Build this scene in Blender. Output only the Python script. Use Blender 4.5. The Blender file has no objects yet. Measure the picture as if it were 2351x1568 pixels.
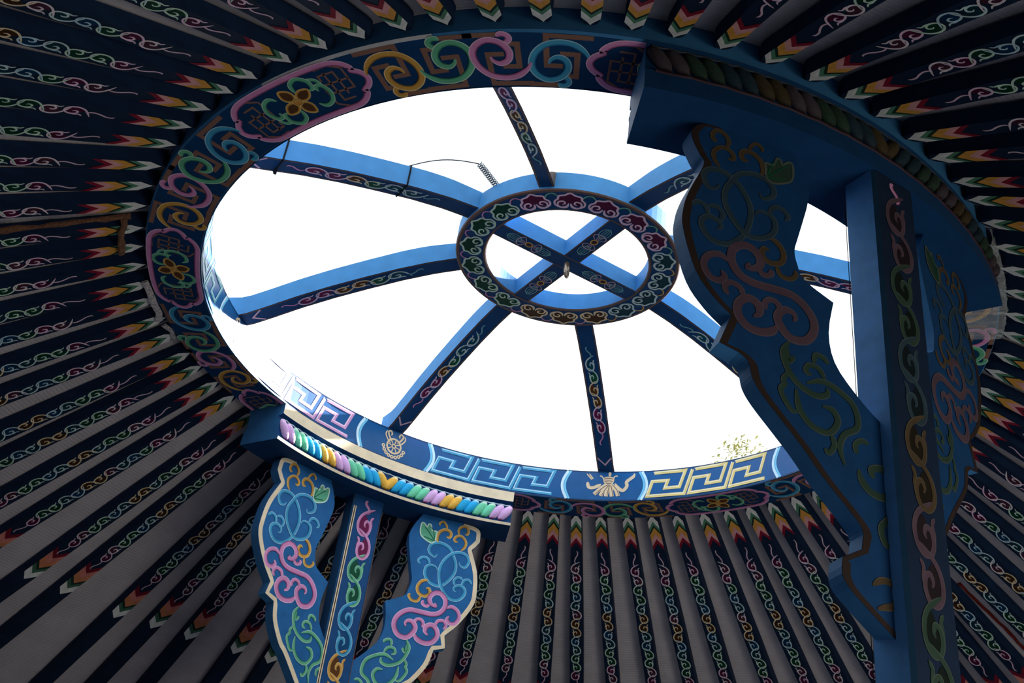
import bpy, math, random
from math import sin, cos, pi, radians as R, sqrt, atan2, hypot
from mathutils import Vector, Matrix
random.seed(7)
C = bpy.context.scene.collection
Z0 = 2.95            # height of the crown ring's underside above the floor (metres)
RI, RO, RH = .871, 1.0, .1005      # crown rim: inner radius, outer radius, height

# ------------------------------------------------------------------ colours
def lin(c):
    return tuple(((v/255.)/12.92 if v/255. <= .04045 else ((v/255.+.055)/1.055)**2.4) for v in c)
PAL = {   # light edge, body, deep side
 'pink':  (lin((244,204,234)), lin((220,146,196)), lin((128,34,88))),
 'green': (lin((206,238,214)), lin((104,184,146)), lin((16,92,66))),
 'blue':  (lin((190,230,244)), lin((72,164,206)),  lin((12,84,140))),
 'gold':  (lin((250,226,172)), lin((214,162,78)),  lin((110,66,26))),
 'teal':  (lin((206,234,236)), lin((96,170,182)),  lin((14,84,104))),
 'pale':  (lin((244,226,236)), lin((214,180,200)), lin((120,60,90))),
 'brown': (lin((150,112,98)),  lin((140,102,90)),  lin((130,92,80))),
 'cream': (lin((240,220,186)), lin((232,206,168)), lin((222,190,150))),
 'white': (lin((238,238,234)),)*3,
 'sky':   (lin((214,244,255)), lin((120,206,240)), lin((20,120,180))),
 'yellow':(lin((252,240,200)), lin((240,212,130)), lin((220,170,80))),
 'lilac': (lin((250,226,240)), lin((222,160,206)), lin((160,70,130))),
}
CREAMY=lin((226,216,212))
NAVY  = lin((21,37,60))
NAVY2 = lin((25,44,74))
BLUE  = lin((30,92,150))
DBLUE = lin((26,78,134))
PANEL = lin((4,86,146))
LBLUE = lin((62,124,178))
BROWN = lin((104,82,76))
CREAM = lin((244,224,190))

# ------------------------------------------------------------------ mesh builder
class MB:
    def __init__(s): s.v=[]; s.f=[]; s.c=[]
    def vert(s,p,c): s.v.append(tuple(p)); s.c.append(c); return len(s.v)-1
    def poly(s,pts,c):
        s.f.append(tuple(s.vert(p,c) for p in pts))
    def box8(s,P,c):   # P: 4 bottom (ccw from above) + 4 top
        for q in ((3,2,1,0),(4,5,6,7),(0,1,5,4),(1,2,6,5),(2,3,7,6),(3,0,4,7)):
            s.poly([P[i] for i in q], c[q[0]] if isinstance(c,list) else c)
    def strip(s,rows,cols,closed=False):
        """rows: list of lists of points; cols: colour per column or per row-list"""
        n=len(rows[0]); base=[]
        for i,r in enumerate(rows):
            base.append([s.vert(p, cols[j] if not callable(cols) else cols(i,j)) for j,p in enumerate(r)])
        m=len(rows)
        for i in range(m if closed else m-1):
            a,b=base[i],base[(i+1)%m]
            for j in range(n-1): s.f.append((a[j],b[j],b[j+1],a[j+1]))
    def tube(s,pts,rad,c,n=8,closed=False,cap=True):
        P=[Vector(p) for p in pts]; rows=[]; up=Vector((0,0,1)); m=len(P); prev=None
        for i in range(m):
            t=(P[(i+1)%m]-P[i-1]) if (closed or 0<i<m-1) else (P[1]-P[0] if i==0 else P[-1]-P[-2])
            t.normalize()
            if prev is None: x=t.orthogonal().normalized()
            else:
                x=prev-t*prev.dot(t); x.normalize()
            prev=x; y=t.cross(x); rr=rad[i] if isinstance(rad,(list,tuple)) else rad
            rows.append([P[i]+(x*cos(2*pi*k/n)+y*sin(2*pi*k/n))*rr for k in range(n)])
        b=[[s.vert(p,c) for p in r] for r in rows]
        for i in range(m if closed else m-1):
            A,B=b[i],b[(i+1)%m]
            for k in range(n): s.f.append((A[k],A[(k+1)%n],B[(k+1)%n],B[k]))
        if cap and not closed:
            s.f.append(tuple(reversed(b[0]))); s.f.append(tuple(b[-1]))
    def lathe(s,prof,a0,a1,n,cols,closed=True,caps=None):
        """prof: list of (r,z) closed loop; sweep az a0..a1 degrees"""
        full=abs(a1-a0-360)<1e-6; k=len(prof); rows=[]
        N=n if full else n+1
        for i in range(N):
            a=R(a0+(a1-a0)*i/n); rows.append((cos(a),sin(a)))
        for j in range(k if closed else k-1):
            (r0,z0),(r1,z1)=prof[j],prof[(j+1)%k]; c=cols[j] if isinstance(cols,list) else cols
            A=[s.vert((r0*x,r0*y,z0),c) for x,y in rows]; B=[s.vert((r1*x,r1*y,z1),c) for x,y in rows]
            for i in range(n): 
                i2=(i+1)%N
                s.f.append((A[i],A[i2],B[i2],B[i]))
        if caps is not None and not full:
            for (x,y),rev in ((rows[0],1),(rows[-1],0)):
                pts=[(r*x,r*y,z) for r,z in prof]
                s.poly(pts[::-1] if rev else pts,caps)
    def build(s,name,mat,parent=None,loc=None,rotz=0,smooth=False,link=True):
        me=bpy.data.meshes.new(name); me.from_pydata(s.v,[],s.f); 
        ca=me.color_attributes.new('Col','FLOAT_COLOR','POINT')
        buf=[]
        for c in s.c: buf.extend((c[0],c[1],c[2],1.))
        ca.data.foreach_set('color',buf)
        me.materials.append(mat)
        if smooth: me.polygons.foreach_set('use_smooth',[True]*len(me.polygons))
        me.update()
        o=bpy.data.objects.new(name,me); C.objects.link(o)
        if parent: o.parent=parent
        if loc is not None: o.location=loc
        o.rotation_euler.z=rotz
        return o
def tag(o,label=None,cat=None,group=None,kind=None):
    if label: o['label']=label
    if cat: o['category']=cat
    if group: o['group']=group
    if kind: o['kind']=kind
    return o
def empty(name,loc,label,cat,group=None):
    o=bpy.data.objects.new(name,None); C.objects.link(o); o.location=loc; o.empty_display_size=.1
    return tag(o,label,cat,group)

# ------------------------------------------------------------------ painted strokes
def spline(P,k=6,closed=False):
    n=len(P)
    if n<3 and not closed: 
        return [(P[0][0]+(P[1][0]-P[0][0])*i/k, P[0][1]+(P[1][1]-P[0][1])*i/k) for i in range(k+1)]
    out=[]; m=n if closed else n-1
    for i in range(m):
        p0=P[(i-1)%n] if closed or i>0 else P[0]; p1=P[i]; p2=P[(i+1)%n]; p3=P[(i+2)%n] if closed or i<n-2 else P[-1]
        for j in range(k):
            t=j/k; t2=t*t; t3=t2*t
            out.append(tuple(.5*((2*p1[d])+(-p0[d]+p2[d])*t+(2*p0[d]-5*p1[d]+4*p2[d]-p3[d])*t2+(-p0[d]+3*p1[d]-3*p2[d]+p3[d])*t3) for d in (0,1)))
    if not closed: out.append(tuple(P[-1]))
    return out
def taper(t,a=.12,b=.16,e=.3):
    w=1.
    if t<a: w=min(w,e+(1-e)*t/a)
    if t>1-b: w=min(w,e+(1-e)*(1-t)/b)
    return w
RIB=0
def ribbon(mb,P,w,col,mp,h=.0008,k=5,closed=False,tp=True,sc=(1,1),smooth=True,flip=None,both=False):
    """P in pattern coords; mp(u,v,h)->3D; w half width in metres (after scaling by sc = metres per unit)."""
    Q=spline(P,k,closed) if smooth else list(P)
    n=len(Q); M=[(q[0]*sc[0],q[1]*sc[1]) for q in Q]
    turn=0
    nr=[]
    for i in range(n):
        if closed: a,b=M[i-1],M[(i+1)%n]
        else: a,b=M[max(i-1,0)],M[min(i+1,n-1)]
        dx,dy=b[0]-a[0],b[1]-a[1]; l=hypot(dx,dy) or 1e-9
        nr.append((-dy/l,dx/l))
    for i in range(1,n-1):
        turn+=nr[i-1][0]*nr[i+1][1]-nr[i-1][1]*nr[i+1][0]
    global RIB; RIB+=1; h=h+.00003*(RIB%9)
    L,Bd,D=PAL[col] if isinstance(col,str) else col
    sg=1 if turn<0 else -1          # light edge on the convex side
    if flip: sg=-sg
    rows=[]
    for i in range(n):
        ww=w*(taper(i/(n-1)) if (tp and not closed) else 1.)
        rows.append([mp((M[i][0]+nr[i][0]*o*ww*sg)/sc[0],(M[i][1]+nr[i][1]*o*ww*sg)/sc[1],h) for o in (1,.55,-.35,-1)])
    cols=[L,Bd,Bd,L if both else D]
    if sg<0: pass
    mb.strip(rows,cols,closed)
def line(mb,P,w,col,mp,h=.0008,sc=(1,1),closed=False):
    """straight fret line with mitred corners, one colour"""
    c=PAL[col][1] if isinstance(col,str) else col
    M=[(q[0]*sc[0],q[1]*sc[1]) for q in P]; n=len(M); rows=[]
    for i in range(n):
        a=M[i-1] if (closed or i>0) else None; b=M[(i+1)%n] if (closed or i<n-1) else None; p=M[i]
        ds=[]
        if a: l=hypot(p[0]-a[0],p[1]-a[1]) or 1e-9; ds.append(((p[0]-a[0])/l,(p[1]-a[1])/l))
        if b: l=hypot(b[0]-p[0],b[1]-p[1]) or 1e-9; ds.append(((b[0]-p[0])/l,(b[1]-p[1])/l))
        nx=-sum(d[1] for d in ds)/len(ds); ny=sum(d[0] for d in ds)/len(ds); l2=max(nx*nx+ny*ny,.25)
        nx/=l2; ny/=l2
        rows.append([mp((p[0]+nx*w*o)/sc[0],(p[1]+ny*w*o)/sc[1],h) for o in (1,-1)])
    # subdivide long segments so they follow curved faces
    R2=[]
    for i in range(n if closed else n-1):
        A,B=i,(i+1)%n
        k=max(1,int(hypot(M[A][0]-M[B][0],M[A][1]-M[B][1])/.02))
        for j in range(k):
            t=j/k; u=[]
            for e in (0,1):
                pass
            R2.append((A,B,t))
    rr=[]
    for A,B,t in R2:
        rr.append([tuple(rows[A][e][d]*(1-t)+rows[B][e][d]*t for d in range(3)) for e in (0,1)])
    if not closed: rr.append(rows[-1])
    mb.strip(rr,[c,c],closed)
def fill(mb,P,col,mp,h=.0004,k=4,smooth=True):
    Q=spline(P,k,True) if smooth else P
    cx=sum(q[0] for q in Q)/len(Q); cy=sum(q[1] for q in Q)/len(Q)
    c=col if not isinstance(col,str) else PAL[col][1]
    ctr=mb.vert(mp(cx,cy,h),c); ids=[mb.vert(mp(q[0],q[1],h),c) for q in Q]
    for i in range(len(ids)): mb.f.append((ctr,ids[i],ids[(i+1)%len(ids)]))
def mul(c,k): return tuple(v*k for v in c)

# ------------------------------------------------------------------ materials
def mat(name,rough=.45,bump=.15,scale=40.,stretch=(1,1,1),vary=.25,spec=.5,col=None):
    m=bpy.data.materials.new(name); m.use_nodes=True; nt=m.node_tree; b=nt.nodes['Principled BSDF']
    tc=nt.nodes.new('ShaderNodeTexCoord'); mp=nt.nodes.new('ShaderNodeMapping'); mp.inputs['Scale'].default_value=stretch
    no=nt.nodes.new('ShaderNodeTexNoise'); no.inputs['Scale'].default_value=scale; no.inputs['Detail'].default_value=4
    nt.links.new(tc.outputs['Object'],mp.inputs[0]); nt.links.new(mp.outputs[0],no.inputs['Vector'])
    rp=nt.nodes.new('ShaderNodeMapRange'); rp.inputs['From Min'].default_value=.3; rp.inputs['From Max'].default_value=.7
    rp.inputs['To Min'].default_value=1-vary; rp.inputs['To Max'].default_value=1+vary*.5
    nt.links.new(no.outputs[0],rp.inputs['Value'])
    mx=nt.nodes.new('ShaderNodeVectorMath'); mx.operation='SCALE'
    if col is None:
        at=nt.nodes.new('ShaderNodeAttribute'); at.attribute_name='Col'; nt.links.new(at.outputs['Color'],mx.inputs[0])
    else: mx.inputs[0].default_value=col
    nt.links.new(rp.outputs[0],mx.inputs['Scale']); nt.links.new(mx.outputs[0],b.inputs['Base Color'])
    b.inputs['Roughness'].default_value=rough; b.inputs['Specular IOR Level'].default_value=spec
    bp=nt.nodes.new('ShaderNodeBump'); bp.inputs['Strength'].default_value=bump; bp.inputs['Distance'].default_value=.002
    nt.links.new(no.outputs[0],bp.inputs['Height']); nt.links.new(bp.outputs[0],b.inputs['Normal'])
    return m
M_paint=mat('painted_wood',.6,.10,30,(1,1,1),.14,.15)
M_pole =mat('pole_paint',.65,.12,60,(.25,1,1),.22,.10)
M_crown=mat('crown_paint',.6,.06,30,(1,1,1),.10,.12)
M_gloss=mat('gloss_paint',.32,.05,30,(1,1,1),.10,.32)
M_floor=mat('floor_felt',.9,.2,6,(1,1,1),.2,.1,lin((170,178,190)))
M_wall =mat('wall_felt',.95,.2,8,(1,1,1),.12,.1,lin((74,77,84)))
M_ground=mat('dry_grass',.95,.2,3,(1,1,1),.3,.1,lin((170,160,120)))
M_metal=mat('metal',.35,.05,80,(1,1,1),.1,.5)
M_metal.node_tree.nodes['Principled BSDF'].inputs['Metallic'].default_value=.8
M_rope=mat('rope_fibre',.95,.6,160,(1,1,1),.5,.1)
# roof cloth: fine woven ribs running around the roof
M_cloth=mat('roof_cloth',.9,.1,12,(1,1,1),.10,.1,lin((194,184,190)))
nt=M_cloth.node_tree; tc=nt.nodes.new('ShaderNodeTexCoord'); sx=nt.nodes.new('ShaderNodeSeparateXYZ'); nt.links.new(tc.outputs['Object'],sx.inputs[0])
wv=nt.nodes.new('ShaderNodeTexWave'); wv.bands_direction='Z'; wv.inputs['Scale'].default_value=60; wv.inputs['Distortion'].default_value=1.5; wv.inputs['Detail'].default_value=2
nt.links.new(tc.outputs['Object'],wv.inputs['Vector'])
bp2=nt.nodes.new('ShaderNodeBump'); bp2.inputs['Strength'].default_value=.2; bp2.inputs['Distance'].default_value=.003
nt.links.new(wv.outputs['Fac'],bp2.inputs['Height']); nt.links.new(bp2.outputs[0],nt.nodes['Principled BSDF'].inputs['Normal'])

# ------------------------------------------------------------------ shell: floor, wall, roof cloth
SL=.52; RT=1.006; ZT=.015; RW=2.95
def roof_z(r): return ZT-SL*(r-RT)
def shell():
    m=MB(); m.lathe([(0.001,0),(RW+.05,0)],0,360,64,(1,1,1),closed=False); o=m.build('floor',M_floor); tag(o,kind='structure')
    zt=Z0+roof_z(RW)+.075
    m=MB(); m.lathe([(RW,0),(RW,zt)],-34,302,96,(1,1,1),closed=False)
    # lintel over the unseen doorway, opened where the fill lamp stands
    m.lathe([(RW,1.75),(RW,zt)],302,326,8,(1,1,1),closed=False)
    o=m.build('wall_round',M_wall); tag(o,kind='structure')
    m=MB(); rows=[]
    N=162
    m.lathe([(.988,Z0+roof_z(.988)+.041),(RW,Z0+roof_z(RW)+.041)],0,360,160,(1,1,1),closed=False)
    o=m.build('ceiling',M_cloth); tag(o,kind='structure')
    m=MB(); m.lathe([(RW+.06,-.02),(40,-.02)],0,360,48,(1,1,1),closed=False); o=m.build('ground',M_ground); tag(o,kind='structure')
shell()

# ------------------------------------------------------------------ crown (toono)
crown=empty('crown_wheel',(0,0,Z0),'round blue wooden roof crown with eight spokes and painted scrolls around the sky opening','roof crown')
def mp_bottom(u,v,h):            # u: azimuth deg, v: 0 inner .. 1 outer, on the rim's underside
    a=R(u); r=RI+(RO-RI)*v; return (r*cos(a),r*sin(a),-h)
def mp_inner(u,v,h):             # u azimuth deg, v height
    a=R(u); r=RI-h; return (r*cos(a),r*sin(a),v)
SCB=(R(1)*.935,(RO-RI)); SCI=(R(1)*RI,1.)
GOLD=[(-1,.11),(-.83,.4),(-.46,.66),(.01,.73),(.5,.6),(.86,.23),(.97,-.23),(.80,-.6),(.4,-.8),(-.03,-.68),(-.28,-.34),(-.22,0),(.05,.14),(.28,.04),(.37,-.14)]
GTAIL=[(-.14,-.62),(-.33,-.8),(-.28,-.96),(-.1,-1.02),(.05,-.93)]
FRA=[(-1.05,.97),(.45,.97),(.45,-.22),(-.1,-.22)]; FRB=[(0,.28),(-.58,.28),(-.58,-.62),(-.3,-.62)]; FRC=[(-.1,-1.0),(1.15,-1.0)]
def scroll_unit(mb,az,hw,col,fu,fv):
    t=lambda P:[(az+hw*fu*x,.5+.44*fv*y) for x,y in P]
    line(mb,t(FRA),.0052,'brown',mp_bottom,.0004,SCB); line(mb,t(FRB),.0052,'brown',mp_bottom,.0005,SCB); line(mb,t(FRC),.0052,'brown',mp_bottom,.0006,SCB)
    ribbon(mb,t(GOLD),.0068,col,mp_bottom,.0009,4,sc=SCB)
    ribbon(mb,t(GTAIL),.006,col,mp_bottom,.0008,4,sc=SCB)
def cartouche(mb,az):
    half=[(0,.93),(4,.93),(6.6,.92),(8.0,.85),(8.75,.74),(8.6,.70),(9.5,.62),(9.95,.5),(9.5,.38),(8.6,.30),(8.75,.26),(8.0,.15),(6.6,.08),(4,.07),(0,.07)]
    loop=half[:-1]+[(0,.07)]+[(-x,y) for x,y in half[::-1]][1:-1]
    P=[(az+x,y) for x,y in loop]
    fill(mb,P,mul(DBLUE,.55),mp_bottom,.0003,2)
    ribbon(mb,P,.0066,'pink',mp_bottom,.0009,3,closed=True,sc=SCB)
    # knot-work frets at both ends
    for s in (-1,1):
        f=lambda Q:[(az+s*(6.0+x*1.75),.5+s*y*.29) for x,y in Q]
        for Q in ([(-1,-1),(-1,.3),(1,.3)],[(1,1),(1,-.3),(-1,-.3)],[(-.33,1),(-.33,-.9),(.6,-.9)],[(.33,-.6),(.33,.9),(-.8,.9),(-.8,.55)],[(-1,-1),(-.2,-1.35),(.8,-1.3)],[(1,1),(.2,1.35),(-.8,1.3)]):
            line(mb,f(Q),.0021,'brown',mp_bottom,.0006,SCB)
    # teal curls and the gold flower
    for s in (-1,1):
        g=lambda Q:[(az+s*x,.5+s*y) for x,y in Q]
        ribbon(mb,g([(.7,.14),(.9,.3),(2.0,.36),(3.0,.26),(3.0,.12),(2.4,.10)]),.005,'green',mp_bottom,.0009,4,sc=SCB)
        ribbon(mb,g([(2.9,.28),(4.0,.22),(4.3,.06)]),.004,'green',mp_bottom,.0008,4,sc=SCB)
        ribbon(mb,g([(3.4,.03),(3.5,.12),(4.2,.10),(4.6,-.05),(4.0,-.2),(2.9,-.24),(2.2,-.16)]),.005,'green',mp_bottom,.0009,4,sc=SCB)
    for k in range(4):
        a=R(25+90*k); L=1.9 if k%2==0 else 1.9
        du,dv=cos(a),sin(a)
        pt=lambda t,o:(az+(t*du-o*dv)*1.0*L,.5+(t*dv+o*du)*.118*L)
        petal=[pt(.2,0),pt(.5,.34),pt(.95,.36),pt(1.35,0),pt(.95,-.36),pt(.5,-.34)]
        fill(mb,petal,lin((96,62,40)),mp_bottom,.0010,3)
        ribbon(mb,petal,.0028,'gold',mp_bottom,.0012,3,closed=True,sc=SCB)
    c=[(az+.55*cos(t*pi/4),.5+.065*sin(t*pi/4)) for t in range(8)]
    fill(mb,c,lin((214,150,72)),mp_bottom,.0014,2); ribbon(mb,c,.0018,'gold',mp_bottom,.0016,2,closed=True,sc=SCB)
def rim():
    mb=MB(); b=.004
    prof=[(RI,b),(RI+b,0),(RO-b,0),(RO,b),(RO,RH),(RI,RH)]
    mb.lathe(prof,0,360,180,[mul(LBLUE,.7),mul(DBLUE,.62),LBLUE,mul(LBLUE,.8),LBLUE,BLUE])
    mb.lathe([(RO-b-.0006,-.0006),(RO+.0005,b)],233,254,30,lin((206,206,212)),closed=False)   # pale strip along the outer bevel
    for k in range(8):
        c=55+45*k; cartouche(mb,c)
        order=('gold','pink','green','blue') if k in (2,3,6) else ('gold','green','pink','blue')
        for i,col in enumerate(order):
            az=c+10+3.15+i*6.25
            scroll_unit(mb,az,3.15,col,(1,1,-1,-1)[i],(1,-1,-1,1)[i] if order[1]=='green' else (1,-1,-1,1)[i])
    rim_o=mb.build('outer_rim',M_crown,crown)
    mb=MB(); mb.lathe([(RI-.0004,.002),(RI-.0004,RH)],0,360,180,PANEL,closed=False)
    mb.lathe([(RI-.0008,RH-.004),(RI-.0008,RH)],0,360,180,mul(DBLUE,.5),closed=False); mb.lathe([(RI-.0008,.0),(RI-.0008,.004)],0,360,180,mul(DBLUE,.5),closed=False)
    # inner face: frets between the spokes, plain panels with emblems at the spokes
    for k in range(8):
        c=77+45*k
        fcol={0:'yellow',1:'blue',2:'lilac',3:'teal',4:'yellow',5:'blue',6:'lilac',7:'green'}[(k+1-1)%8]
        # panel end arcs
        for s in (-1,1):
            arc=[(c+s*(7.7+1.1*sin(pi*t)),.002+.096*t) for t in [i/8 for i in range(9)]]
            ribbon(mb,arc,.0042,(PAL['sky'][0],PAL['sky'][0],PAL['sky'][0]) ,mp_inner,.0012,2,sc=SCI,tp=False)
            arc=[(c+s*(7.15+1.1*sin(pi*t)),.002+.096*t) for t in [i/8 for i in range(9)]]
            ribbon(mb,arc,.0035,(PAL['sky'][2],PAL['sky'][1],PAL['sky'][1]),mp_inner,.001,2,sc=SCI,tp=False)
    FC=['teal','lilac','blue','yellow','green','pink','blue','yellow']
    for k in range(8):
        a0=77+45*k-8.9; a1=a0-27.2       # going down in azimuth (left to right as seen from below)
        col=FRET[k]
        L,Bd,D=PAL[col]
        for i in range(3):
            A=a0-.55-i*8.75
            g=lambda P:[(A-(x+.14*(y-.5))*8.0,.008+y*.086) for x,y in P]
            key=[(1.05,.96),(.97,.06),(0,.06),(.04,.63),(.45,.63),(.42,.34),(.80,.34),(.86,.96),(.04,.96)]
            if i==2: key=key[1:]
            line(mb,g(key),.0054,Bd,mp_inner,.0010,SCI)
            line(mb,[(u+.18,v+.0022) for u,v in g(key)],.0016,L,mp_inner,.0013,SCI)
    # emblems
    def emb(az,strokes,w):
        for P in strokes: ribbon(mb,[(az-x,y) for x,y in P],w,'cream',mp_inner,.0014,4,sc=SCI)
    # parasol-like crest below the middle spoke
    az=76.2
    u=lambda P:[((x-1210)/98.9,.1-(y-195)/6250.) for x,y in P]
    for P in ([(1190,470),(1060,560),(930,690)],[(1200,480),(1120,600),(1060,720)],[(1215,480),(1190,600),(1175,730)],[(1235,480),(1270,600),(1295,730)],[(1260,470),(1370,590),(1420,720)]):
        ribbon(mb,[(az-a,b) for a,b in u(P)],.0062,'cream',mp_inner,.0014,4,sc=SCI,tp=False)
        ribbon(mb,[(az-a,b) for a,b in u([(x+22,y) for x,y in P])],.0010,(BROWN,BROWN,BROWN),mp_inner,.0019,4,sc=SCI)
    emb(az,[u([(1060,470),(930,540),(830,550),(790,500),(780,430)]),u([(1340,450),(1430,560),(1520,600),(1590,510),(1580,420),(1660,350),(1720,300),(1735,240)])],.0055)
    emb(az,[u([(870,380),(800,310),(750,250)]),u([(890,360),(840,300),(800,250)]),u([(1110,380),(1080,320),(1040,290),(1030,310)]),u([(1310,370),(1320,310),(1370,290),(1380,310)])],.002)
    fill(mb,[(az-a,b) for a,b in u([(1100,400),(1110,330),(1210,300),(1310,330),(1320,400),(1290,460),(1210,480),(1130,460)])],'cream',mp_inner,.0013,3)
    fill(mb,[(az-a,b) for a,b in u([(1195,230),(1225,205),(1255,230),(1245,290),(1205,290)])],'cream',mp_inner,.0013,3)
    for P in ([(1110,360),(1210,340),(1310,360)],[(1120,410),(1210,395),(1300,410)],[(1140,440),(1210,450),(1280,440)]):
        ribbon(mb,[(az-a,b) for a,b in u(P)],.0011,(BROWN,BROWN,BROWN),mp_inner,.0018,4,sc=SCI)
    # wheel crests on the other panels
    for az in (122.2,32,167,212,257,302,347):
        K=1/SCI[0]
        cir=lambda r,cx=0,cy=0:[(az+(cx+r*cos(t*pi/6))*K,.047+cy+r*sin(t*pi/6)) for t in range(12)]
        ribbon(mb,cir(.0235),.0030,'cream',mp_inner,.0014,2,closed=True,sc=SCI)
        ribbon(mb,cir(.0060),.0022,'cream',mp_inner,.0014,2,closed=True,sc=SCI)
        for j in range(8):
            a=j*pi/4+.2; ribbon(mb,[(az+.009*cos(a)*K,.047+.009*sin(a)),(az+.022*cos(a)*K,.047+.022*sin(a))],.0018,'cream',mp_inner,.0013,2,sc=SCI,tp=False)
        for s in (-1,1):
            ribbon(mb,[(az+s*x*K,.047+y) for x,y in [(.008,.012),(.020,.026),(.026,.040),(.018,.046),(.013,.038),(.016,.032)]],.0028,'cream',mp_inner,.0015,4,sc=SCI)
            ribbon(mb,[(az+s*x*K,.047+y) for x,y in [(.012,.006),(.026,.018),(.034,.032),(.030,.044)]],.0022,'cream',mp_inner,.0015,4,sc=SCI)
        for j in range(9):
            a=pi*1.08+j*pi*.84/8; r=.036
            fill(mb,cir(.0062,r*cos(a),r*sin(a)),'cream',mp_inner,.0012,1)
            fill(mb,cir(.0022,r*cos(a),r*sin(a)),lin((60,80,110)),mp_inner,.0016,1)
    return mb.build('inner_band',M_gloss,crown)
FRET=['teal','blue','lilac','green','yellow','blue','lilac','yellow']
FRET=['yellow','blue','lilac','teal','pink','blue','green','yellow']
# frets named by the panel to their left: 77->yellow, 122->blue, 167->lilac, 212->teal
rim()

PALE={c:(tuple(.6*a+.4*b for a,b in zip(PAL[c][0],CREAMY)),tuple(.5*a+.2*b+.3*d for a,b,d in zip(PAL[c][0],PAL[c][1],CREAMY)),tuple(.75*a+.25*b for a,b in zip(PAL[c][1],CREAMY))) for c in PAL}
def mp_hub(u,v,h):
    a=R(u); r=.2103+(.2899-.2103)*v; return (r*cos(a),r*sin(a),.263-h)
SCH=(R(1)*.25,.0796)
CLOUD=[(-.28,-.20),(-.42,-.08),(-.62,-.12),(-.72,-.40),(-.50,-.66),(-.18,-.56),(-.06,-.30)]
def hub():
    mb=MB(); r0,r1=.2103,.2899; b=.003; zb,zt=.263,.316
    mb.lathe([(r0,zb+b),(r0+b,zb),(r1-b,zb),(r1,zb+b),(r1,zt),(r0,zt)],0,360,96,[BROWN,mul(DBLUE,.75),BROWN,LBLUE,LBLUE,LBLUE])
    mb.lathe([(r1-.010,zb-.0004),(r1-.003,zb-.0004)],0,360,96,BROWN,closed=False)
    mb.lathe([(r0+.003,zb-.0004),(r0+.008,zb-.0004)],0,360,96,BROWN,closed=False)
    for k in range(18):
        az=-92+20*k; a=(az+360)%360
        col='pink' if (a>235 or a<=-1) and a<348 else ('teal' if a>=348 or a<58 else ('gold' if a<128 else 'green'))
        t=lambda P:[(az+x*10.5,.50+y*.42) for x,y in P]
        fill(mb,t([(-.7,-.3),(-.6,.3),(-.3,.55),(0,.85),(.3,.55),(.6,.3),(.7,-.3),(.3,-.55),(0,-.2),(-.3,-.55)]),mul(PAL[col][2],.42),mp_hub,.0005,3)
        out=[(-.06,-.25),(-.2,-.6),(-.5,-.72),(-.80,-.45),(-.80,-.05),(-.62,.18),(-.56,.5),(-.25,.62),(0,.85),(.25,.62),(.56,.5),(.62,.18),(.80,-.05),(.80,-.45),(.5,-.72),(.2,-.6),(.06,-.25)]
        ribbon(mb,t(out),.0027,PALE[col],mp_hub,.0010,3,sc=SCH,flip=False)
        for s in (-1,1):
            ribbon(mb,t([(s*x,y) for x,y in [(.04,-.3),(.14,-.66),(.44,-.76),(.66,-.5),(.6,-.14),(.34,-.06),(.26,-.3),(.42,-.42)]]),.0025,PALE[col],mp_hub,.0011,3,sc=SCH)
        ac='green' if col in('pink',) else 'pink' if col in('green','gold') else 'gold'
        ribbon(mb,[(az+10+x*10.5,.5+y*.42) for x,y in [(-.34,.2),(-.2,.62),(.1,.78),(.36,.45)]],.0018,ac,mp_hub,.0008,3,sc=SCH)
    return mb.build('hub_ring',M_crown,crown)
hub()

# spoke profile: underside (r,z) from the hub out to the rim
SP=[(.284,.272),(.36,.261),(.45,.241),(.54,.216),(.63,.189),(.72,.158),(.80,.126),(.866,.1012),(.93,.102)]
def sp_z(r):
    for (a,za),(b,zb) in zip(SP,SP[1:]):
        if r<=b: return za+(zb-za)*(r-a)/(b-a)
    return SP[-1][1]
CURL=[(-1.0,-.62),(-.84,-.2),(-.5,.46),(-.05,.76),(.42,.68),(.70,.28),(.62,-.2),(.28,-.42),(-.06,-.32),(-.16,-.02),(.06,.14),(.2,.02)]
CTAIL=[(.3,-.40),(.0,-.5),(-.3,-.42),(-.52,-.62)]
def curls(mb,u0,u1,n,hv,cols,mp,w,sc,h=.0009,cv=0,phase=0,dark=.75,tick=True,k=4,pale=False):
    """running scroll from u0 to u1; n curls alternating above/below the centre line"""
    L=(u1-u0)/n
    for i in range(n):
        s=1 if (i+phase)%2==0 else -1
        cu=u0+(i+.5)*L; col=cols[i]
        j=random.uniform(.92,1.06); dk=PAL[col][2] if isinstance(col,str) else mul(col[2],.25)
        if pale: col=PALE[col]
        t=lambda P:[(cu+x*L*.72,cv+s*y*hv*j) for x,y in P]
        fill(mb,t([(-.5,.2),(-.1,.62),(.3,.62),(.58,.2),(.4,-.3),(0,-.36),(-.25,-.1)]),mul(dk,dark),mp,h*.5,3)
        ribbon(mb,t(CURL),w,col,mp,h,k,sc=sc)
        if tick: ribbon(mb,t(CTAIL),w*.8,col,mp,h*.95,k,sc=sc)
def squiggle(mb,u0,u1,hv,col,mp,w,sc,h=.0009,s=1,cv=0):
    L=u1-u0
    ribbon(mb,[(u0+L*a,cv+s*hv*b) for a,b in [(0,-.1),(.25,-.45),(.5,-.1),(.72,.45),(.92,.5),(1,.2)]],w,col,mp,h,4,sc=sc)
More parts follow.
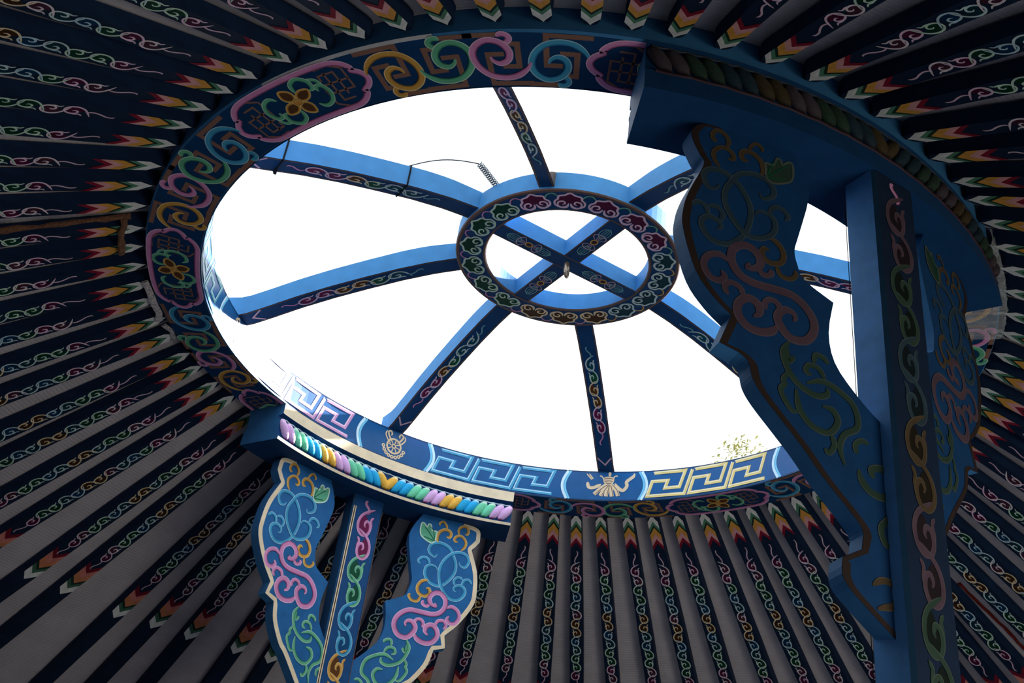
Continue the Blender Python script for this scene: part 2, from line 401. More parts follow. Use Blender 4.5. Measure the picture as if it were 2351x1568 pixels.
def spoke(az,i):
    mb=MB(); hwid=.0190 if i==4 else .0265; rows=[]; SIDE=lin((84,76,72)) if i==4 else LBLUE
    N=24; rs=[SP[0][0]+(SP[-1][0]-SP[0][0])*j/N for j in range(N+1)]
    c,s=1,0
    P=[]
    for r in rs:
        z=sp_z(r); ht=.058 if r>.4 else .05+.008*(r-.284)/.116
        P.append([(r,-hwid,z),(r,hwid,z),(r,hwid,z+ht),(r,-hwid,z+ht)])
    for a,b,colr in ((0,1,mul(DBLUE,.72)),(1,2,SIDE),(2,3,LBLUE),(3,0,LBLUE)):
        mb.strip([[p[a],p[b]] for p in P],[colr,colr])
    mb.poly(P[0][::-1],LBLUE); mb.poly(P[-1],LBLUE)
    mp=lambda u,v,h:(u,v,sp_z(u)-h)
    # brownish edge lines
    for s in (-1,1):
        mb.strip([[mp(r,s*(hwid-.001),.0004),mp(r,s*(hwid-.005),.0004)] for r in rs],[BROWN,BROWN])
    # pale arrow near the rim and the scroll chain
    line(mb,[(.815,.005-hwid),(.842,0),(.815,hwid-.005)],.0024,'pale',mp,.0008)
    cols=['teal','green','gold','gold','pink','pink'] if i%2==0 else ['teal','teal','green','gold','pink','pink']
    curls(mb,.43,.72,6,.0195*hwid/.0265,cols,mp,.0021,(1,1),phase=i,pale=True)
    squiggle(mb,.43,.385,.012,cols[0],mp,.002,(1,1)); squiggle(mb,.72,.765,.012,'pink',mp,.002,(1,1))
    o=mb.build('spoke',M_crown,crown,None,R(az))
    return o
SPAZ=[76.9,122.4,167.0,212.4,256.6,302,347,31.6]
for i,a in enumerate(SPAZ): spoke(a,i)
def crossbar(az,i):
    mb=MB(); hw=.0245; zb,zt=.2635+.0006*i,.312
    L=.213
    mb.box8([(-L,-hw,zb),(L,-hw,zb),(L,hw,zb),(-L,hw,zb),(-L,-hw,zt),(L,-hw,zt),(L,hw,zt),(-L,hw,zt)],LBLUE)
    mb.poly([(-L,-hw,zb-.0003),(-L,hw,zb-.0003),(L,hw,zb-.0003),(L,-hw,zb-.0003)],mul(DBLUE,.75))
    mp=lambda u,v,h:(u,v,zb-.0003-h)
    for s in (-1,1):
        line(mb,[(-L,s*.0225),(L,s*.0225)],.0018,BROWN,mp,.0004)
        c=s*.118
        el=lambda cx,rx,ry:[(cx+rx*cos(t*pi/5),ry*sin(t*pi/5)) for t in range(10)]
        for q,cc in ((-1,'teal'),(1,'teal')):
            ribbon(mb,el(c+q*.044,.020,.0135),.0012,cc,mp,.0008,3,closed=True)
            ribbon(mb,el(c+q*.044,.020,.006),.0010,cc,mp,.0008,3,closed=True)
            ribbon(mb,[(c+q*.024,0),(c+q*.070,0)],.0012,cc,mp,.0009,3)
            ribbon(mb,[(c+q*.010,.004),(c+q*.020,.017),(c+q*.030,.014),(c+q*.034,0),(c+q*.030,-.014),(c+q*.020,-.017),(c+q*.010,-.004)],.0013,'pale',mp,.0010,3)
            for v in (-.007,0,.007): ribbon(mb,[(c+q*.010,v*.4),(c+q*.030,v)],.0010,'pale',mp,.0009,2)
        fill(mb,el(c,.009,.008),lin((70,50,60)),mp,.0007,2); ribbon(mb,el(c,.009,.008),.0018,'gold',mp,.0011,3,closed=True)
    return mb.build('cross_bar',M_crown,crown,None,R(az))
crossbar(31.8,0); crossbar(122.2,1)

# ------------------------------------------------------------------ support posts with capitals
WING='''leaf,green,0:169,141 167,163 172,181 188,192 207,198 217,190 219,169 219,158 204,158 198,141 190,141 187,151 178,142;,gold,7:228,191 223,176 228,158 242,147 257,147 264,157 260,167 251,167;,gold,5:249,142 245,131 235,122 225,129 226,136;,gold,6:302,201 312,188 314,171 302,157 288,156 278,166 280,175 289,175;,gold,6:291,154 287,138 294,125 308,121 317,132 315,144 308,146;,blue,7:230,229 224,238 208,229 204,214 214,198 235,192 253,195 270,205 284,228 293,251 291,277 277,302 255,323 231,323 211,310 203,294 205,275 218,267 233,269 238,278;,blue,6:213,266 205,250 190,248 178,260 185,269;,blue,7:303,238 309,248 323,248 331,228 321,212 299,208 275,219 254,246 246,276 252,311 264,333 285,353 310,356 329,340 332,321 318,310 301,316 299,327 307,330;,blue,6:300,312 296,297 307,286 322,290;,blue,6:321,308 326,292 340,287 350,298;,gold,7:217,315 199,321 188,340 194,359 213,365 227,354 223,340 214,341;,gold,6:201,366 195,383 178,385 167,374 170,366;,pink,10:248,378 253,388 237,384 229,369 239,351 259,346 278,362 279,386 265,406 242,414 211,414 176,415 151,431 138,454 141,477 156,494 180,496 197,478 201,461 189,447 175,448 170,457 174,463;,pink,7:232,386 223,393 211,387 213,378;,pink,8:283,388 300,379 319,387 327,406 317,426 300,429 291,418 297,409;,pink,7:196,452 201,439 214,436 223,446 220,457;,pink,10:201,478 210,493 232,501 255,496 269,477 266,457 250,445 234,452 232,468 242,476;,pink,7:259,445 265,430 282,426 291,438 284,450;,green,7:181,502 193,525 185,553 169,573 141,585 121,579 119,566;,green,7:154,568 127,557 97,567 75,586 71,619 94,638 103,662 96,688;,green,7:172,582 168,614 148,638 120,642 104,620 112,602 129,600;,green,6:123,552 133,536 150,535 155,547 145,552;,green,6:141,529 137,513 123,515 117,524;,green,6:184,556 193,572 191,580 198,591 190,609 179,622 166,618;,green,6:116,645 112,660 121,675 128,669;,green,6:75,664 77,650 66,640 54,643;,green,6:174,527 184,539 186,514;,green,8:73,688 71,702 59,718 42,724 30,721 23,704 26,684 36,678 51,682 52,691 48,696;,green,7:33,723 22,731 27,752 40,766 43,777 37,795 22,800;,gold,7:62,860 50,851 36,850 26,858 26,873 33,884 46,888 57,892'''
WSTROKES=[]
for part in WING.strip().split(';'):
    hd,pts=part.split(':'); nm,cl,w=hd.split(',')
    WSTROKES.append((nm,cl,int(w)/1000.,[(int(a)/1000.,-int(b)/1000.) for a,b in (q.split(',') for q in pts.split())]))
W_OUT_FAR=[(.30,-.112),(.335,-.114),(.355,-.126),(.358,-.16),(.345,-.18),(.337,-.19),(.34,-.2),(.362,-.255),(.37,-.31),(.366,-.36),(.33,-.424),(.292,-.468),(.299,-.504),(.266,-.516),(.254,-.565),(.22,-.617),(.195,-.639),(.14,-.70),(.10,-.745),(.08,-.775),(.08,-.80),(.107,-.82),(.106,-.85),(.066,-.9),(.02,-.93)]
W_OUT_NEAR=[(.30,-.112),(.335,-.116),(.353,-.135),(.354,-.155),(.340,-.185),(.331,-.198),(.336,-.22),(.355,-.27),(.364,-.31),(.363,-.35),(.340,-.422),(.309,-.462),(.279,-.486),(.298,-.540),(.266,-.548),(.250,-.560),(.243,-.587),(.227,-.611),(.193,-.647),(.164,-.678),(.132,-.717),(.081,-.770),(.072,-.788),(.076,-.811),(.107,-.829),(.106,-.863),(.066,-.901),(.013,-.943)]
W_IN=[(.0,-.612),(.03,-.600),(.072,-.560),(.104,-.516),(.112,-.464),(.101,-.404),(.152,-.377),(.163,-.353),(.168,-.325),(.160,-.292),(.138,-.203),(.143,-.160),(.168,-.112)]
CUSP_F={3,11,12,13,20,21}; 
def refine(P,cusps,k=4):
    """smooth a polyline but keep the listed indices as sharp corners"""
    out=[]; seg=[P[0]]
    for i in range(1,len(P)):
        seg.append(P[i])
        if i in cusps or i==len(P)-1:
            out+=spline(seg,k)[:-1] if len(seg)>2 else seg[:-1]
            seg=[P[i]]
    out.append(P[-1]); return out
from mathutils.geometry import tessellate_polygon
def bracket(parent,az,side,D0,outline,cusps,lab,soff):
    """carved wing bracket in a vertical plane, D + .27*s = D0 measured from the crown's axis; built in the post's frame
       (x = radial outwards, y = along increasing azimuth)"""
    k=.27; q=sqrt(1+k*k); th=.0165
    mb=MB()
    outer=refine(outline,cusps); inner=refine(W_IN,{5},3)
    loop=inner+outer            # inner bottom->top, then outer top->bottom
    def mp(s,z,h,face):         # face -1: inner (towards axis), +1: outer
        off=face*(th+h)
        x=D0-k*s/q+off/q; y=side*(s/q+off*k/q)+soff
        return (x,y,z)
    tris=tessellate_polygon([[Vector((a,b,0)) for a,b in loop]])
    for face in (-1,1):
        ids=[mb.vert(mp(a,b,0,face),WINGC if face<0 else mul(DBLUE,.68)) for a,b in loop]  # outer face in a darker blue, shade painted in
        for t in tris: mb.f.append(tuple(ids[i] for i in t))
    mb.strip([[mp(a,b,0,-1),mp(a,b,0,1)] for a,b in loop],[LBLUE,LBLUE],closed=True)
    for face in (-1,1):
        m2=lambda u,v,h:mp(u,v,h,face)
        # cream (inside) or brown (outside) border along the outer silhouette
        n=len(outer); rows=[]
        for i in range(n):
            a=outer[max(i-1,0)]; b=outer[min(i+1,n-1)]; dx,dz=b[0]-a[0],b[1]-a[1]; l=hypot(dx,dz) or 1
            nx,nz=dz/l,-dx/l
            rows.append([m2(outer[i][0]+nx*.0005,outer[i][1]+nz*.0005,.0006),m2(outer[i][0]+nx*.0135,outer[i][1]+nz*(.0135 if face<0 else .0055),.0006)])
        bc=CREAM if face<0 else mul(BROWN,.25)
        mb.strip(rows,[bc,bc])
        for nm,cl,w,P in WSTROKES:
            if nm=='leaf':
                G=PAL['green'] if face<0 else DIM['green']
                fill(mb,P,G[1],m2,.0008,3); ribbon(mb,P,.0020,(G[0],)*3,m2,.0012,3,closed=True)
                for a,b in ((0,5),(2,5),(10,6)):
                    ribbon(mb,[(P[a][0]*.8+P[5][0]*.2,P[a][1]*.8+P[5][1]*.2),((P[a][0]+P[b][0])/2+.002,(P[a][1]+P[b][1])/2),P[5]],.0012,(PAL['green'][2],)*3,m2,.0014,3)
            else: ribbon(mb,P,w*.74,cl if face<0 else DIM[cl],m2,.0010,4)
    o=mb.build('wing_bracket',M_paint,parent); 
    if lab: o['label']=lab
    return o
ROPEC={'pink':lin((232,186,236)),'green':lin((120,220,176)),'blue':lin((40,176,232)),'gold':lin((244,190,80))}
DIM={c:tuple(tuple(.15*(.6*x+.4*sum(q)/3) for x in q) for q in (PAL[c][0],PAL[c][1],PAL[c][1])) for c in PAL}  # darkened palette for outer faces, their shade put into the colour
WINGC=lin((38,104,164))
ROPE=['pink','green','blue','gold','pink','green','blue','gold','blue','green','pink','gold','blue','green','pink']
def beam(parent,half):
    """curved capital block under the rim, in the post's frame (x axis = the post's azimuth)"""
    mb=MB(); B=-.112
    prof=[(.868,0),(1.004,0),(1.004,-.010),(.999,-.012),(.999,-.014),(.998,-.016),(.998,-.064),(1.004,-.068),(1.006,B),(.868,B),(.866,-.104),(.874,-.098),(.874,-.050),(.884,-.046),(.884,-.037),(.868,-.032)]
    cr=CREAM; nb=mul(DBLUE,.5); db=mul(DBLUE,.8)
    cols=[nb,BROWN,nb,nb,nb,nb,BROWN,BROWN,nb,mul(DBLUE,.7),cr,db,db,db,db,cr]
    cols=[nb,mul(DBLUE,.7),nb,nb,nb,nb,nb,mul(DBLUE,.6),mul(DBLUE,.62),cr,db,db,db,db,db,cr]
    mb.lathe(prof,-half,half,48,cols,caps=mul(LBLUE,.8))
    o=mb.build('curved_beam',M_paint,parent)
    for r,sg in ((.872,-1),(1.001,1)):
        m=MB(); n=len(ROPE); zc=-.0735 if sg<0 else -.040
        tot=2*half-1.0
        for i in range(n):
            L,Bd,D=PAL[ROPE[i]]; Bd=ROPEC[ROPE[i]]
            if sg>0: g=.08; L,Bd,D=[tuple(g*(.55*x+.45*sum(c)/3) for x in c) for c in (mul(L,.6),Bd,mul(D,.8))]  # outer rope colours cut far down to paint in its shade
            mid=n//2
            for j in range(2):
                ac=half-.5-tot*(i*2+j+.5)/(2*n)
                tilt=1 if i<mid else -1
                if i==mid: tilt=1 if j==0 else -1
                if sg>0: ac=-ac; tilt=-tilt*1
                # ellipsoid lobe leaning along the beam
                A=.0165; Bz=.0265; T=.013; nu,nv=9,8
                rows=[]
                for u in range(nu+1):
                    ph=-pi/2+pi*u/nu
                    row=[]
                    for v in range(nv+1):
                        th=pi*v/nv
                        s_=A*cos(ph)*cos(th); z_=Bz*sin(ph); t_=T*cos(ph)*sin(th)
                        s_+=z_*.55*tilt*(1 if sg<0 else 1)
                        a=R(ac)+s_/r; rr=r+sg*t_
                        row.append((rr*cos(a),rr*sin(a),zc+z_))
                    rows.append(row)
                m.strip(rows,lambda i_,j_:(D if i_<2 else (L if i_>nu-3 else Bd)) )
        # scalloped pale edge along the top of the moulding
        pts=[]
        for q in range(141):
            a=R(-half+.5+(2*half-1)*q/140); rr=r+sg*.004
            pts.append((rr*cos(a),rr*sin(a),zc+.027-.0022*abs(sin(q*pi/4.6))))
        m.tube(pts,.0016,lin((190,214,224)) if sg<0 else lin((60,66,78)),5)
        if sg>0: m.tube([(1.003*cos(R(-half+1+(2*half-2)*q/90)),1.003*sin(R(-half+1+(2*half-2)*q/90)),zc-.029-.002*abs(sin(q*pi/6))) for q in range(91)],.0035,lin((64,44,56)),6)
        m.build('rope_moulding',M_paint,o)
    return o
def post(az,name,label,outline,cusps,D0,soff,near):
    root=empty('support_post',(0,0,Z0),label,'post'); root.rotation_euler.z=R(az)
    mb=MB(); x0,x1=.935,1.003; y0,y1=soff-.05,soff+.05; zb,zt=-Z0,-.111; ch=.006
    ring=[(x0+ch,y0),(x1-ch,y0),(x1,y0+ch),(x1,y1-ch),(x1-ch,y1),(x0+ch,y1),(x0,y1-ch),(x0,y0+ch)]
    cs=[lin((98,168,234)),mul(LBLUE,.25),lin((24,40,66)),mul(LBLUE,.25),mul(LBLUE,.62),mul(LBLUE,.6),mul(DBLUE,.95),mul(LBLUE,.6)]  # unequal face blues: skylight and shade painted into the shaft
    zs=[zt+(zb-zt)*i/12 for i in range(13)]
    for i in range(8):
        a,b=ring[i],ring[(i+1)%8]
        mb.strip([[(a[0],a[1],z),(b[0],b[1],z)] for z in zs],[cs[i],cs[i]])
    mb.poly([(a,b,zt) for a,b in ring],DBLUE); mb.poly([(a,b,zb) for a,b in ring[::-1]],DBLUE)
    cols=['pink','pink','green','green','blue','blue','gold','gold','pink','pink','green','green','blue','blue','gold','gold']
    fi=lambda u,v,h:(x0-h,soff+v,-u); fo=lambda u,v,h:(x1+h,soff-v,-u)
    for f in (fi,fo):
        squiggle(mb,.165,.125,.016,'pink',f,.0042,(1,1))
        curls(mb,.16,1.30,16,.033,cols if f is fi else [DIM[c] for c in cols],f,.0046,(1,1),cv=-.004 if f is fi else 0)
    # thin double line down the corner of the inner face
    for yv,cc in ((.0455,CREAM),(.0425,lin((70,50,40))),(.0395,CREAM)):
        mb.strip([[(x0-.0008,soff+yv+.0016,z),(x0-.0008,soff+yv-.0016,z)] for z in (-.15,-1.6)],[cc,cc])
    mb.strip([[(x0-.0008,soff-.0455,z),(x0-.0008,soff-.0475,z)] for z in (-.15,-1.6)],[BROWN,BROWN])
    mb.build('shaft',M_paint,root)
    beam(root,26.8)
    for side in (1,-1):
        bracket(root,az,side,D0,outline,cusps,None,0)
    return root
post(122.2,'far','tall painted post with its bright capital lit by the sky at the lower left','W',CUSP_F,.972,.015,False) if False else None
far_post=post(122.2,'far','brightly lit painted post with rope moulding and two wing brackets, standing at the lower left',W_OUT_FAR,{3,11,12,13,20,21},.970,.015,False)
near_post=post(-57.9,'near','dark backlit painted post with wide wing brackets, standing large at the right',W_OUT_NEAR,{12,13,14,22,23,24},.970,.015,True)

# ------------------------------------------------------------------ roof poles
POLE_AZ=[-5.9,-1.3,2.5,6.3,10.9,15.6,19.8,24.2,28.1,32.3,35.5,38.8,42.9,47.3,51.4,55.5,59.9,64.8,69.3,73.8,78.7,83.1,87.1,91.8,97.1,101.3,105.6,109.8,114.4,118.9,122.9,128.4,132.5,136.6,143.1,147.3,152.9,157.3,162.2,165.9,171,175.4,180.1,184.0,188.5,192.8,197.0,202.0,206.5,210.9,215.8,220,224.3,228.6,232.6,237.6,242.3,246.8,251.3,255.7,260.5,265.2,269.7,273.7,277.8,282.5,287.3,292.2,296.6,300.8,305.7,309.8,314.5,318,322.5,327.2,331.6,336.2,341,345.2,350.1]
def pole_mesh(var):
    rnd=random.Random(var)
    mb=MB(); n=16
    def hw(r): return .0165+.0075*min(1,max(0,(r-RT)/.5))
    def zz(r): return roof_z(r)
    H=.036
    rs=[1.006,1.012,1.022,1.04,1.1,1.2,1.35,1.5,1.7,1.9,2.2,2.6,2.94]
    def w(r): 
        t=(r-1.006)/.034
        return hw(r)*(1 if t>=1 else .30+.70*sqrt(max(0,1-(1-t)**2)))
    P=[[(r,-w(r),zz(r)),(r,w(r),zz(r)),(r,w(r)*1.0,zz(r)+H),(r,-w(r),zz(r)+H)] for r in rs]
    for a,b,cc in ((0,1,NAVY),(1,2,NAVY2),(2,3,NAVY2),(3,0,NAVY2)):
        mb.strip([[p[a],p[b]] for p in P],[cc,cc])
    mb.poly(P[0][::-1],NAVY); mb.poly(P[-1],NAVY)
    # peg into the rim
    mb.box8([(.985,-.007,.022),(1.02,-.007,.022),(1.02,.007,.022),(.985,.007,.022),(.985,-.007,.045),(1.02,-.007,.045),(1.02,.007,.045),(.985,.007,.045)],NAVY)
    mp=lambda u,v,h:(u,v,zz(u)-h)
    # chevrons: list of (tip r, depth, colour)
    def chev(r0,r1,dep,colr,sg,h):
        c=lin(colr)
        for s in (-1,1):
            N=3; rows=[]
            for k in range(N+1):
                f=k/N
                q=lambda rr:(rr+sg*dep*f)
                a,b=q(r0),q(r1)
                rows.append([mp(max(a,1.0065),s*f*w(max(a,1.0065))*.985,h),mp(b,s*f*w(b)*.985,h)])
            mb.strip(rows,[c,c])
    jit=rnd.uniform(-.004,.004)
    g=[(1.0068,1.030,(236,234,232)),(1.030,1.043,(88,138,112)),(1.043,1.052,(30,52,44)),(1.052,1.074,(222,158,72)),(1.074,1.093,(224,160,160)),(1.093,1.108,(136,28,50))]
    for i,(a,b,cc) in enumerate(g):
        chev(a+(jit if i else 0),b+jit,.026,cc,1,.0007+.00005*i)
    gl=[(1.852,1.822,(236,234,232)),(1.822,1.806,(70,110,90)),(1.806,1.795,(30,52,44)),(1.795,1.768,(206,128,90)),(1.768,1.745,(214,130,120)),(1.745,1.725,(120,26,46))]
    for i,(a,b,cc) in enumerate(gl):
        chev(a+jit*3,b+jit*3,.026,cc,-1,.0007+.00005*i)
    cols=['pink','green','green','teal','blue','gold','gold','blue','teal','green','green','pink','pale']
    if var%3==1: cols=['pink','pale','green','green','teal','gold','gold','teal','blue','green','green','pale','pink']
    if var%3==2: cols=['pale','pink','green','blue','teal','pale','gold','gold','blue','teal','green','green','pink']
    cols=[c for c in cols]
    cv=rnd.uniform(-.002,.001)
    curls(mb,1.195,1.672,13,.0215,cols,mp,.0020,(1.127,1),cv=cv,phase=var%2,dark=.32,k=3,pale=True)
    squiggle(mb,1.197,1.146,.010,'pale',mp,.0019,(1.127,1),s=1 if var%2 else -1,cv=cv)
    squiggle(mb,1.670,1.715,.010,'pale',mp,.0019,(1.127,1),cv=cv)
    o=mb.build('roof_pole',M_pole); return o
ORD='first second third fourth fifth sixth seventh eighth ninth tenth eleventh twelfth thirteenth fourteenth fifteenth sixteenth seventeenth eighteenth nineteenth twentieth'.split()
ORD+=['twenty-'+o for o in ORD[:9]]+['thirtieth']
protos=[pole_mesh(v) for v in range(6)]
cnt={'A':0,'B':0,'C':0,'D':0,'E':0,'F':0}
allaz=sorted(a%360 for a in POLE_AZ)
def sector(a):
    if 35<a<94: return 'A'
    if 94<=a<150: return 'B'
    if 150<=a<213: return 'C'
    if 213<=a<273: return 'D'
    if 273<=a<331: return 'E'
    return 'F'
secs={}
for a in allaz: secs.setdefault(sector(a),[]).append(a)
secs['A'].sort(reverse=True); secs['F'].sort(key=lambda a:a if a>180 else a+360)
TXT={'A':'dark blue roof pole, {} to the right of the lit post\'s beam',
     'B':'painted roof pole running behind the lit capital, {} from its right end',
     'C':'dark blue roof pole, {} up the left side from the lit capital',
     'D':'chevron-tipped roof pole, {} along the top after the large pink left cartouche',
     'E':'chevron-tipped roof pole, {} above the dark beam from its left end',
     'F':'painted roof pole, {} below the dark beam\'s lower right end'}
ii=0; rng=random.Random(3)
for S in 'ABCDEF':
    for n,a in enumerate(secs[S]):
        v=rng.randrange(6)
        if ii<6: o=protos[ii]
        else:
            o=protos[v].copy(); C.objects.link(o)
        ii+=1
        o.location=(0,0,Z0); o.rotation_euler.z=R(a)
        tag(o,TXT[S].format(ORD[n]),'roof pole','painted roof poles around the crown')

# ------------------------------------------------------------------ small things
# iron ring under the crossing of the bars
m=MB(); cx,cy,cz=.002,-.004,Z0+.240
m.tube([(cx+.004*cos(t*pi/12),cy+.016*cos(t*pi/12)*.9,cz+.021*sin(t*pi/12)) for t in range(24)],.0042,lin((170,150,130)),8,closed=True)
m.tube([(cx,cy,cz+.018),(cx,cy,cz+.026)],.004,lin((150,140,130)),8)
tag(m.build('iron_ring',M_metal),'small pale iron ring hanging under the crossed bars of the hub','ring')
# coil spring and wire on the hub
def helix(a,b,r,turns,n):
    a=Vector(a); b=Vector(b); d=(b-a); ax=d.normalized(); x=ax.orthogonal().normalized(); y=ax.cross(x)
    return [a+d*(i/n)+(x*cos(2*pi*turns*i/n)+y*sin(2*pi*turns*i/n))*r for i in range(n+1)]
sa=(-.237,-.265,Z0+.335); sb=(-.190,-.203,Z0+.322)
m=MB(); m.tube(helix(sa,sb,.0075,13,156),.0016,lin((90,100,110)),5)
tag(m.build('coil_spring',M_metal),'small steel coil spring fixed to the top of the hub ring','spring')
a32=R(212.4)
m=MB(); P0=Vector((.50*cos(a32),.50*sin(a32),Z0+.292)); P3=Vector(sa)+Vector((0,0,0))
m.tube([P0*(1-t)+P3*t+Vector((0,0,.02*sin(pi*t)+ (.0 if t else 0))) for t in [i/14 for i in range(15)]],.0016,lin((70,80,90)),5)
tag(m.build('wire',M_metal),'thin steel wire stretched from the upper left spoke to the coil spring','wire')
def tie(r,az,tail,lab):
    m=MB(); z=sp_z(r); hw=.0275; zt=z+.0595; zb=z-.0012; t=.0022; a=R(az)
    loop=[(-hw,zb),(hw,zb),(hw,zt),(-hw,zt)]
    pts=[]
    for i in range(4):
        p,q=loop[i],loop[(i+1)%4]
        for k in range(5): pts.append((p[0]+(q[0]-p[0])*k/5,p[1]+(q[1]-p[1])*k/5))
    m.tube([(r*cos(a)-y*sin(a),r*sin(a)+y*cos(a),zq+Z0) for y,zq in pts],t,lin((26,28,32)),5,closed=True)
    if tail:
        y=-.012; m.tube([(r*cos(a)-y*sin(a),r*sin(a)+y*cos(a),Z0+z-.001),(r*cos(a)-y*sin(a),r*sin(a)+y*cos(a),Z0+z-.016)],.004,lin((26,28,32)),6)
    tag(m.build('cable_tie',M_rope),lab,'cable tie')
tie(.782,212.4,True,'black tie with a stub around the upper left spoke, close to the rim')
tie(.485,212.4,False,'thin dark tie around the upper left spoke where the wire starts')
# ragged brown strap laid under the poles at the left
def strap(path,w,th,col,name,lab,cat,fr=.003,seed=1):
    rnd=random.Random(seed); m=MB(); rows=[]
    P=[Vector(p) for p in path]
    Q=[]
    for a,b in zip(P,P[1:]):
        k=max(2,int((b-a).length/.02))
        for j in range(k): Q.append(a.lerp(b,j/k))
    Q.append(P[-1])
    for i,p in enumerate(Q):
        d=(Q[min(i+1,len(Q)-1)]-Q[max(i-1,0)]).normalized()
        nrm=Vector((p.x,p.y,0)).normalized()*.46+Vector((0,0,.887)); s=d.cross(nrm).normalized()
        w1=w+rnd.uniform(-fr,fr); w2=w+rnd.uniform(-fr,fr)
        rows.append([p+s*w1-nrm*th,p+s*w1*.4-nrm*th*1.6,p-s*w2*.4-nrm*th*1.6,p-s*w2-nrm*th,p-s*w2,p+s*w1,p+s*w1-nrm*th])
    m.strip(rows,[col]*7)
    return tag(m.build(name,M_rope),lab,cat)
def on_roof(az,r,d=.004): 
    a=R(az); return (r*cos(a),r*sin(a),Z0+roof_z(r)-d)
strap([on_roof(199.2,1.40,.012),on_roof(199.8,1.3,.012),on_roof(200.2,1.2,.012),on_roof(200.6,1.1,.010),on_roof(200.6,1.035,.008)],.006,.005,lin((112,78,60)),'brown_strap','ragged brown felt strap lying along a roof pole at the left edge','strap',.006,2)
strap([on_roof(200.8,1.045,.010),on_roof(198.5,1.046,.006),on_roof(195.8,1.05,.006),on_roof(192.4,1.052,.006)],.0075,.005,lin((128,92,70)),'brown_strap','short brown strap dropping across two pole tips beside the left rim','strap',.003,3)
strap([on_roof(185.2,1.016,.006),on_roof(182.5,1.012,.008),on_roof(180.1,1.012,.012),on_roof(177.4,1.012,.008),on_roof(175.6,1.022,.006)],.0085,.003,lin((206,196,198)),'white_strap','white cloth strap woven over three pole tips beside the left rim','strap',.001,4)
strap([on_roof(174.4,1.018,.006),on_roof(172.4,1.010,.004),on_roof(170.6,1.016,.004)],.006,.003,lin((196,188,190)),'white_strap','short white cloth strap below the woven one on the left rim','strap',.001,5)

def on_cloth(az,r,d=.004): 
    a=R(az); return (r*cos(a),r*sin(a),Z0+roof_z(r)+.041-d)
strap([on_cloth(31.1,1.44),on_cloth(30.9,1.53),on_cloth(30.7,1.61),on_cloth(30.7,1.8)],.004,.003,lin((120,34,30)),'red_ribbon','dark red ribbon along the roof cloth beside the dark post, lower right','ribbon',.002,6)
def film():
    rnd=random.Random(5); m=MB(); rows=[]; N=60
    for i in range(N+1):
        a=R(-35+20*i/N); row=[]
        for r,z in [(.900,-.004),(.93,-.006),(.96,-.008),(.985,-.010),(1.008,-.008),(1.014,.006),(1.012,.03)]:
            rr=r+rnd.gauss(0,.0016); zz=z-abs(rnd.gauss(0,.003)); row.append((rr*cos(a),rr*sin(a),Z0+zz))
        rows.append(row)
    m.strip(rows,[(.8,.85,.9)]*7)
    return tag(m.build('plastic_film',M_film),'crinkled clear plastic film wrapped on the rim beyond the dark beam, far right','film')
M_film=mat('clear_film',.12,.5,90,(1,1,1),.1,.6)
_nt=M_film.node_tree; _b=_nt.nodes['Principled BSDF']; _tr=_nt.nodes.new('ShaderNodeBsdfTransparent'); _mx=_nt.nodes.new('ShaderNodeMixShader'); _mx.inputs[0].default_value=.30
_nt.links.new(_tr.outputs[0],_mx.inputs[1]); _nt.links.new(_b.outputs[0],_mx.inputs[2]); _nt.links.new(_mx.outputs[0],_nt.nodes['Material Output'].inputs['Surface'])
film()
# ------------------------------------------------------------------ a tree outside beyond the crown
def tree():
    root=empty('tree',(3.25,14.,0),'pale sunlit tree top seen outside, just above the gold frets at the lower right','tree')
    rnd=random.Random(11); m=MB()
    m.tube([(0,0,0),(.05,0,3),(.0,.05,6),(.05,0,8.4),(.0,0,9.9)],[.2,.16,.12,.07,.02],lin((120,100,80)),8)
    for k in range(9):
        a=rnd.uniform(0,2*pi); z=rnd.uniform(6.5,9.0); l=rnd.uniform(.4,.8)
        m.tube([(0.02,0,z),(l*.5*cos(a),l*.5*sin(a),z+.4),(l*cos(a),l*sin(a),z+.6)],[.05,.03,.012],lin((120,100,80)),5)
    m.build('trunk',M_rope,root)
    m=MB(); g=lin((150,152,96)); g2=lin((128,132,84))
    for k in range(1500):
        a=rnd.uniform(0,2*pi); z=rnd.uniform(-1,1); rr=.62*sqrt(max(0,1-z*z))*rnd.random()**.4
        p=Vector((rr*cos(a),rr*sin(a),9.25+1.05*z+rnd.gauss(0,.12))); x=Vector((rnd.gauss(0,1),rnd.gauss(0,1),rnd.gauss(0,1))).normalized(); y=x.orthogonal().normalized(); q=.05
        m.poly([p-x*q,p+y*q*.5,p+x*q,p-y*q*.5],g if k%2 else g2)
    o=m.build('leaves',M_leaf,root); o['kind']='stuff'
M_leaf=mat('leaf',.6,.0,20,(1,1,1),.1,.3)
tree()

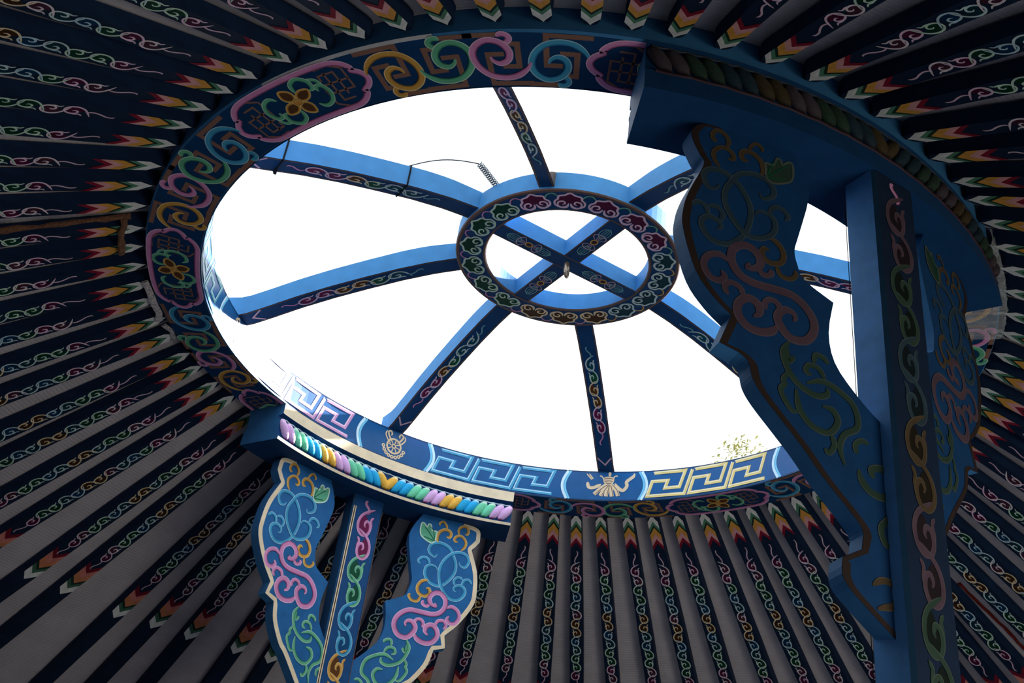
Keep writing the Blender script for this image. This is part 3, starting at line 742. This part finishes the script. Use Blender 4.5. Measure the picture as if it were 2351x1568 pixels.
# ------------------------------------------------------------------ light
w=bpy.data.worlds.new('World'); bpy.context.scene.world=w; w.use_nodes=True
bg=w.node_tree.nodes['Background']; bg.inputs['Color'].default_value=(.93,.97,1,1); bg.inputs['Strength'].default_value=2.1
def sun(az,el,st,ang):
    l=bpy.data.lights.new('sun','SUN'); l.energy=st; l.angle=R(ang); l.color=(1,.97,.93)
    o=bpy.data.objects.new('sun',l); C.objects.link(o)
    d=Vector((-cos(R(az))*cos(R(el)),-sin(R(az))*cos(R(el)),-sin(R(el))))
    o.rotation_euler=d.to_track_quat('-Z','Y').to_euler(); o.location=(0,0,8)
sun(36,28.5,26.0,2)
FILL_POWER=25
def area(loc,target,sx,sy,e,col=(1,1,1)):
    l=bpy.data.lights.new('fill_area','AREA'); l.shape='RECTANGLE'; l.size=sx; l.size_y=sy; l.energy=e; l.color=col
    o=bpy.data.objects.new('fill_lamp',l); C.objects.link(o); o.location=loc
    o.rotation_euler=(Vector(target)-Vector(loc)).to_track_quat('-Z','Y').to_euler()
area((2.02,-2.08,1.25),(.8,-.85,0),1.1,1.1,FILL_POWER,(.92,.96,1))  # added fill lamp, no such source seen; brightens the interior off the floor

# ------------------------------------------------------------------ camera
yaw,pit,rol=-.0493197978,.564263949,.138325733
f=Vector((sin(yaw)*cos(pit),cos(yaw)*cos(pit),sin(pit))); r=Vector((cos(yaw),-sin(yaw),0)); u=r.cross(f)
r2=r*cos(rol)+u*sin(rol); u2=-r*sin(rol)+u*cos(rol)
cam=bpy.data.cameras.new('camera'); cam.sensor_width=36; cam.lens=2505.43185/2351*36; cam.clip_start=.05
co=bpy.data.objects.new('camera',cam); C.objects.link(co)
mw=Matrix((( r2.x,u2.x,-f.x,0),(r2.y,u2.y,-f.y,-2.27002),(r2.z,u2.z,-f.z,Z0-1.431626),(0,0,0,1)))
co.matrix_world=mw
sc=bpy.context.scene; sc.camera=co
vs=sc.view_settings; vs.view_transform='Standard'; vs.look='None'; vs.exposure=0; vs.gamma=1; vs.use_curve_mapping=False
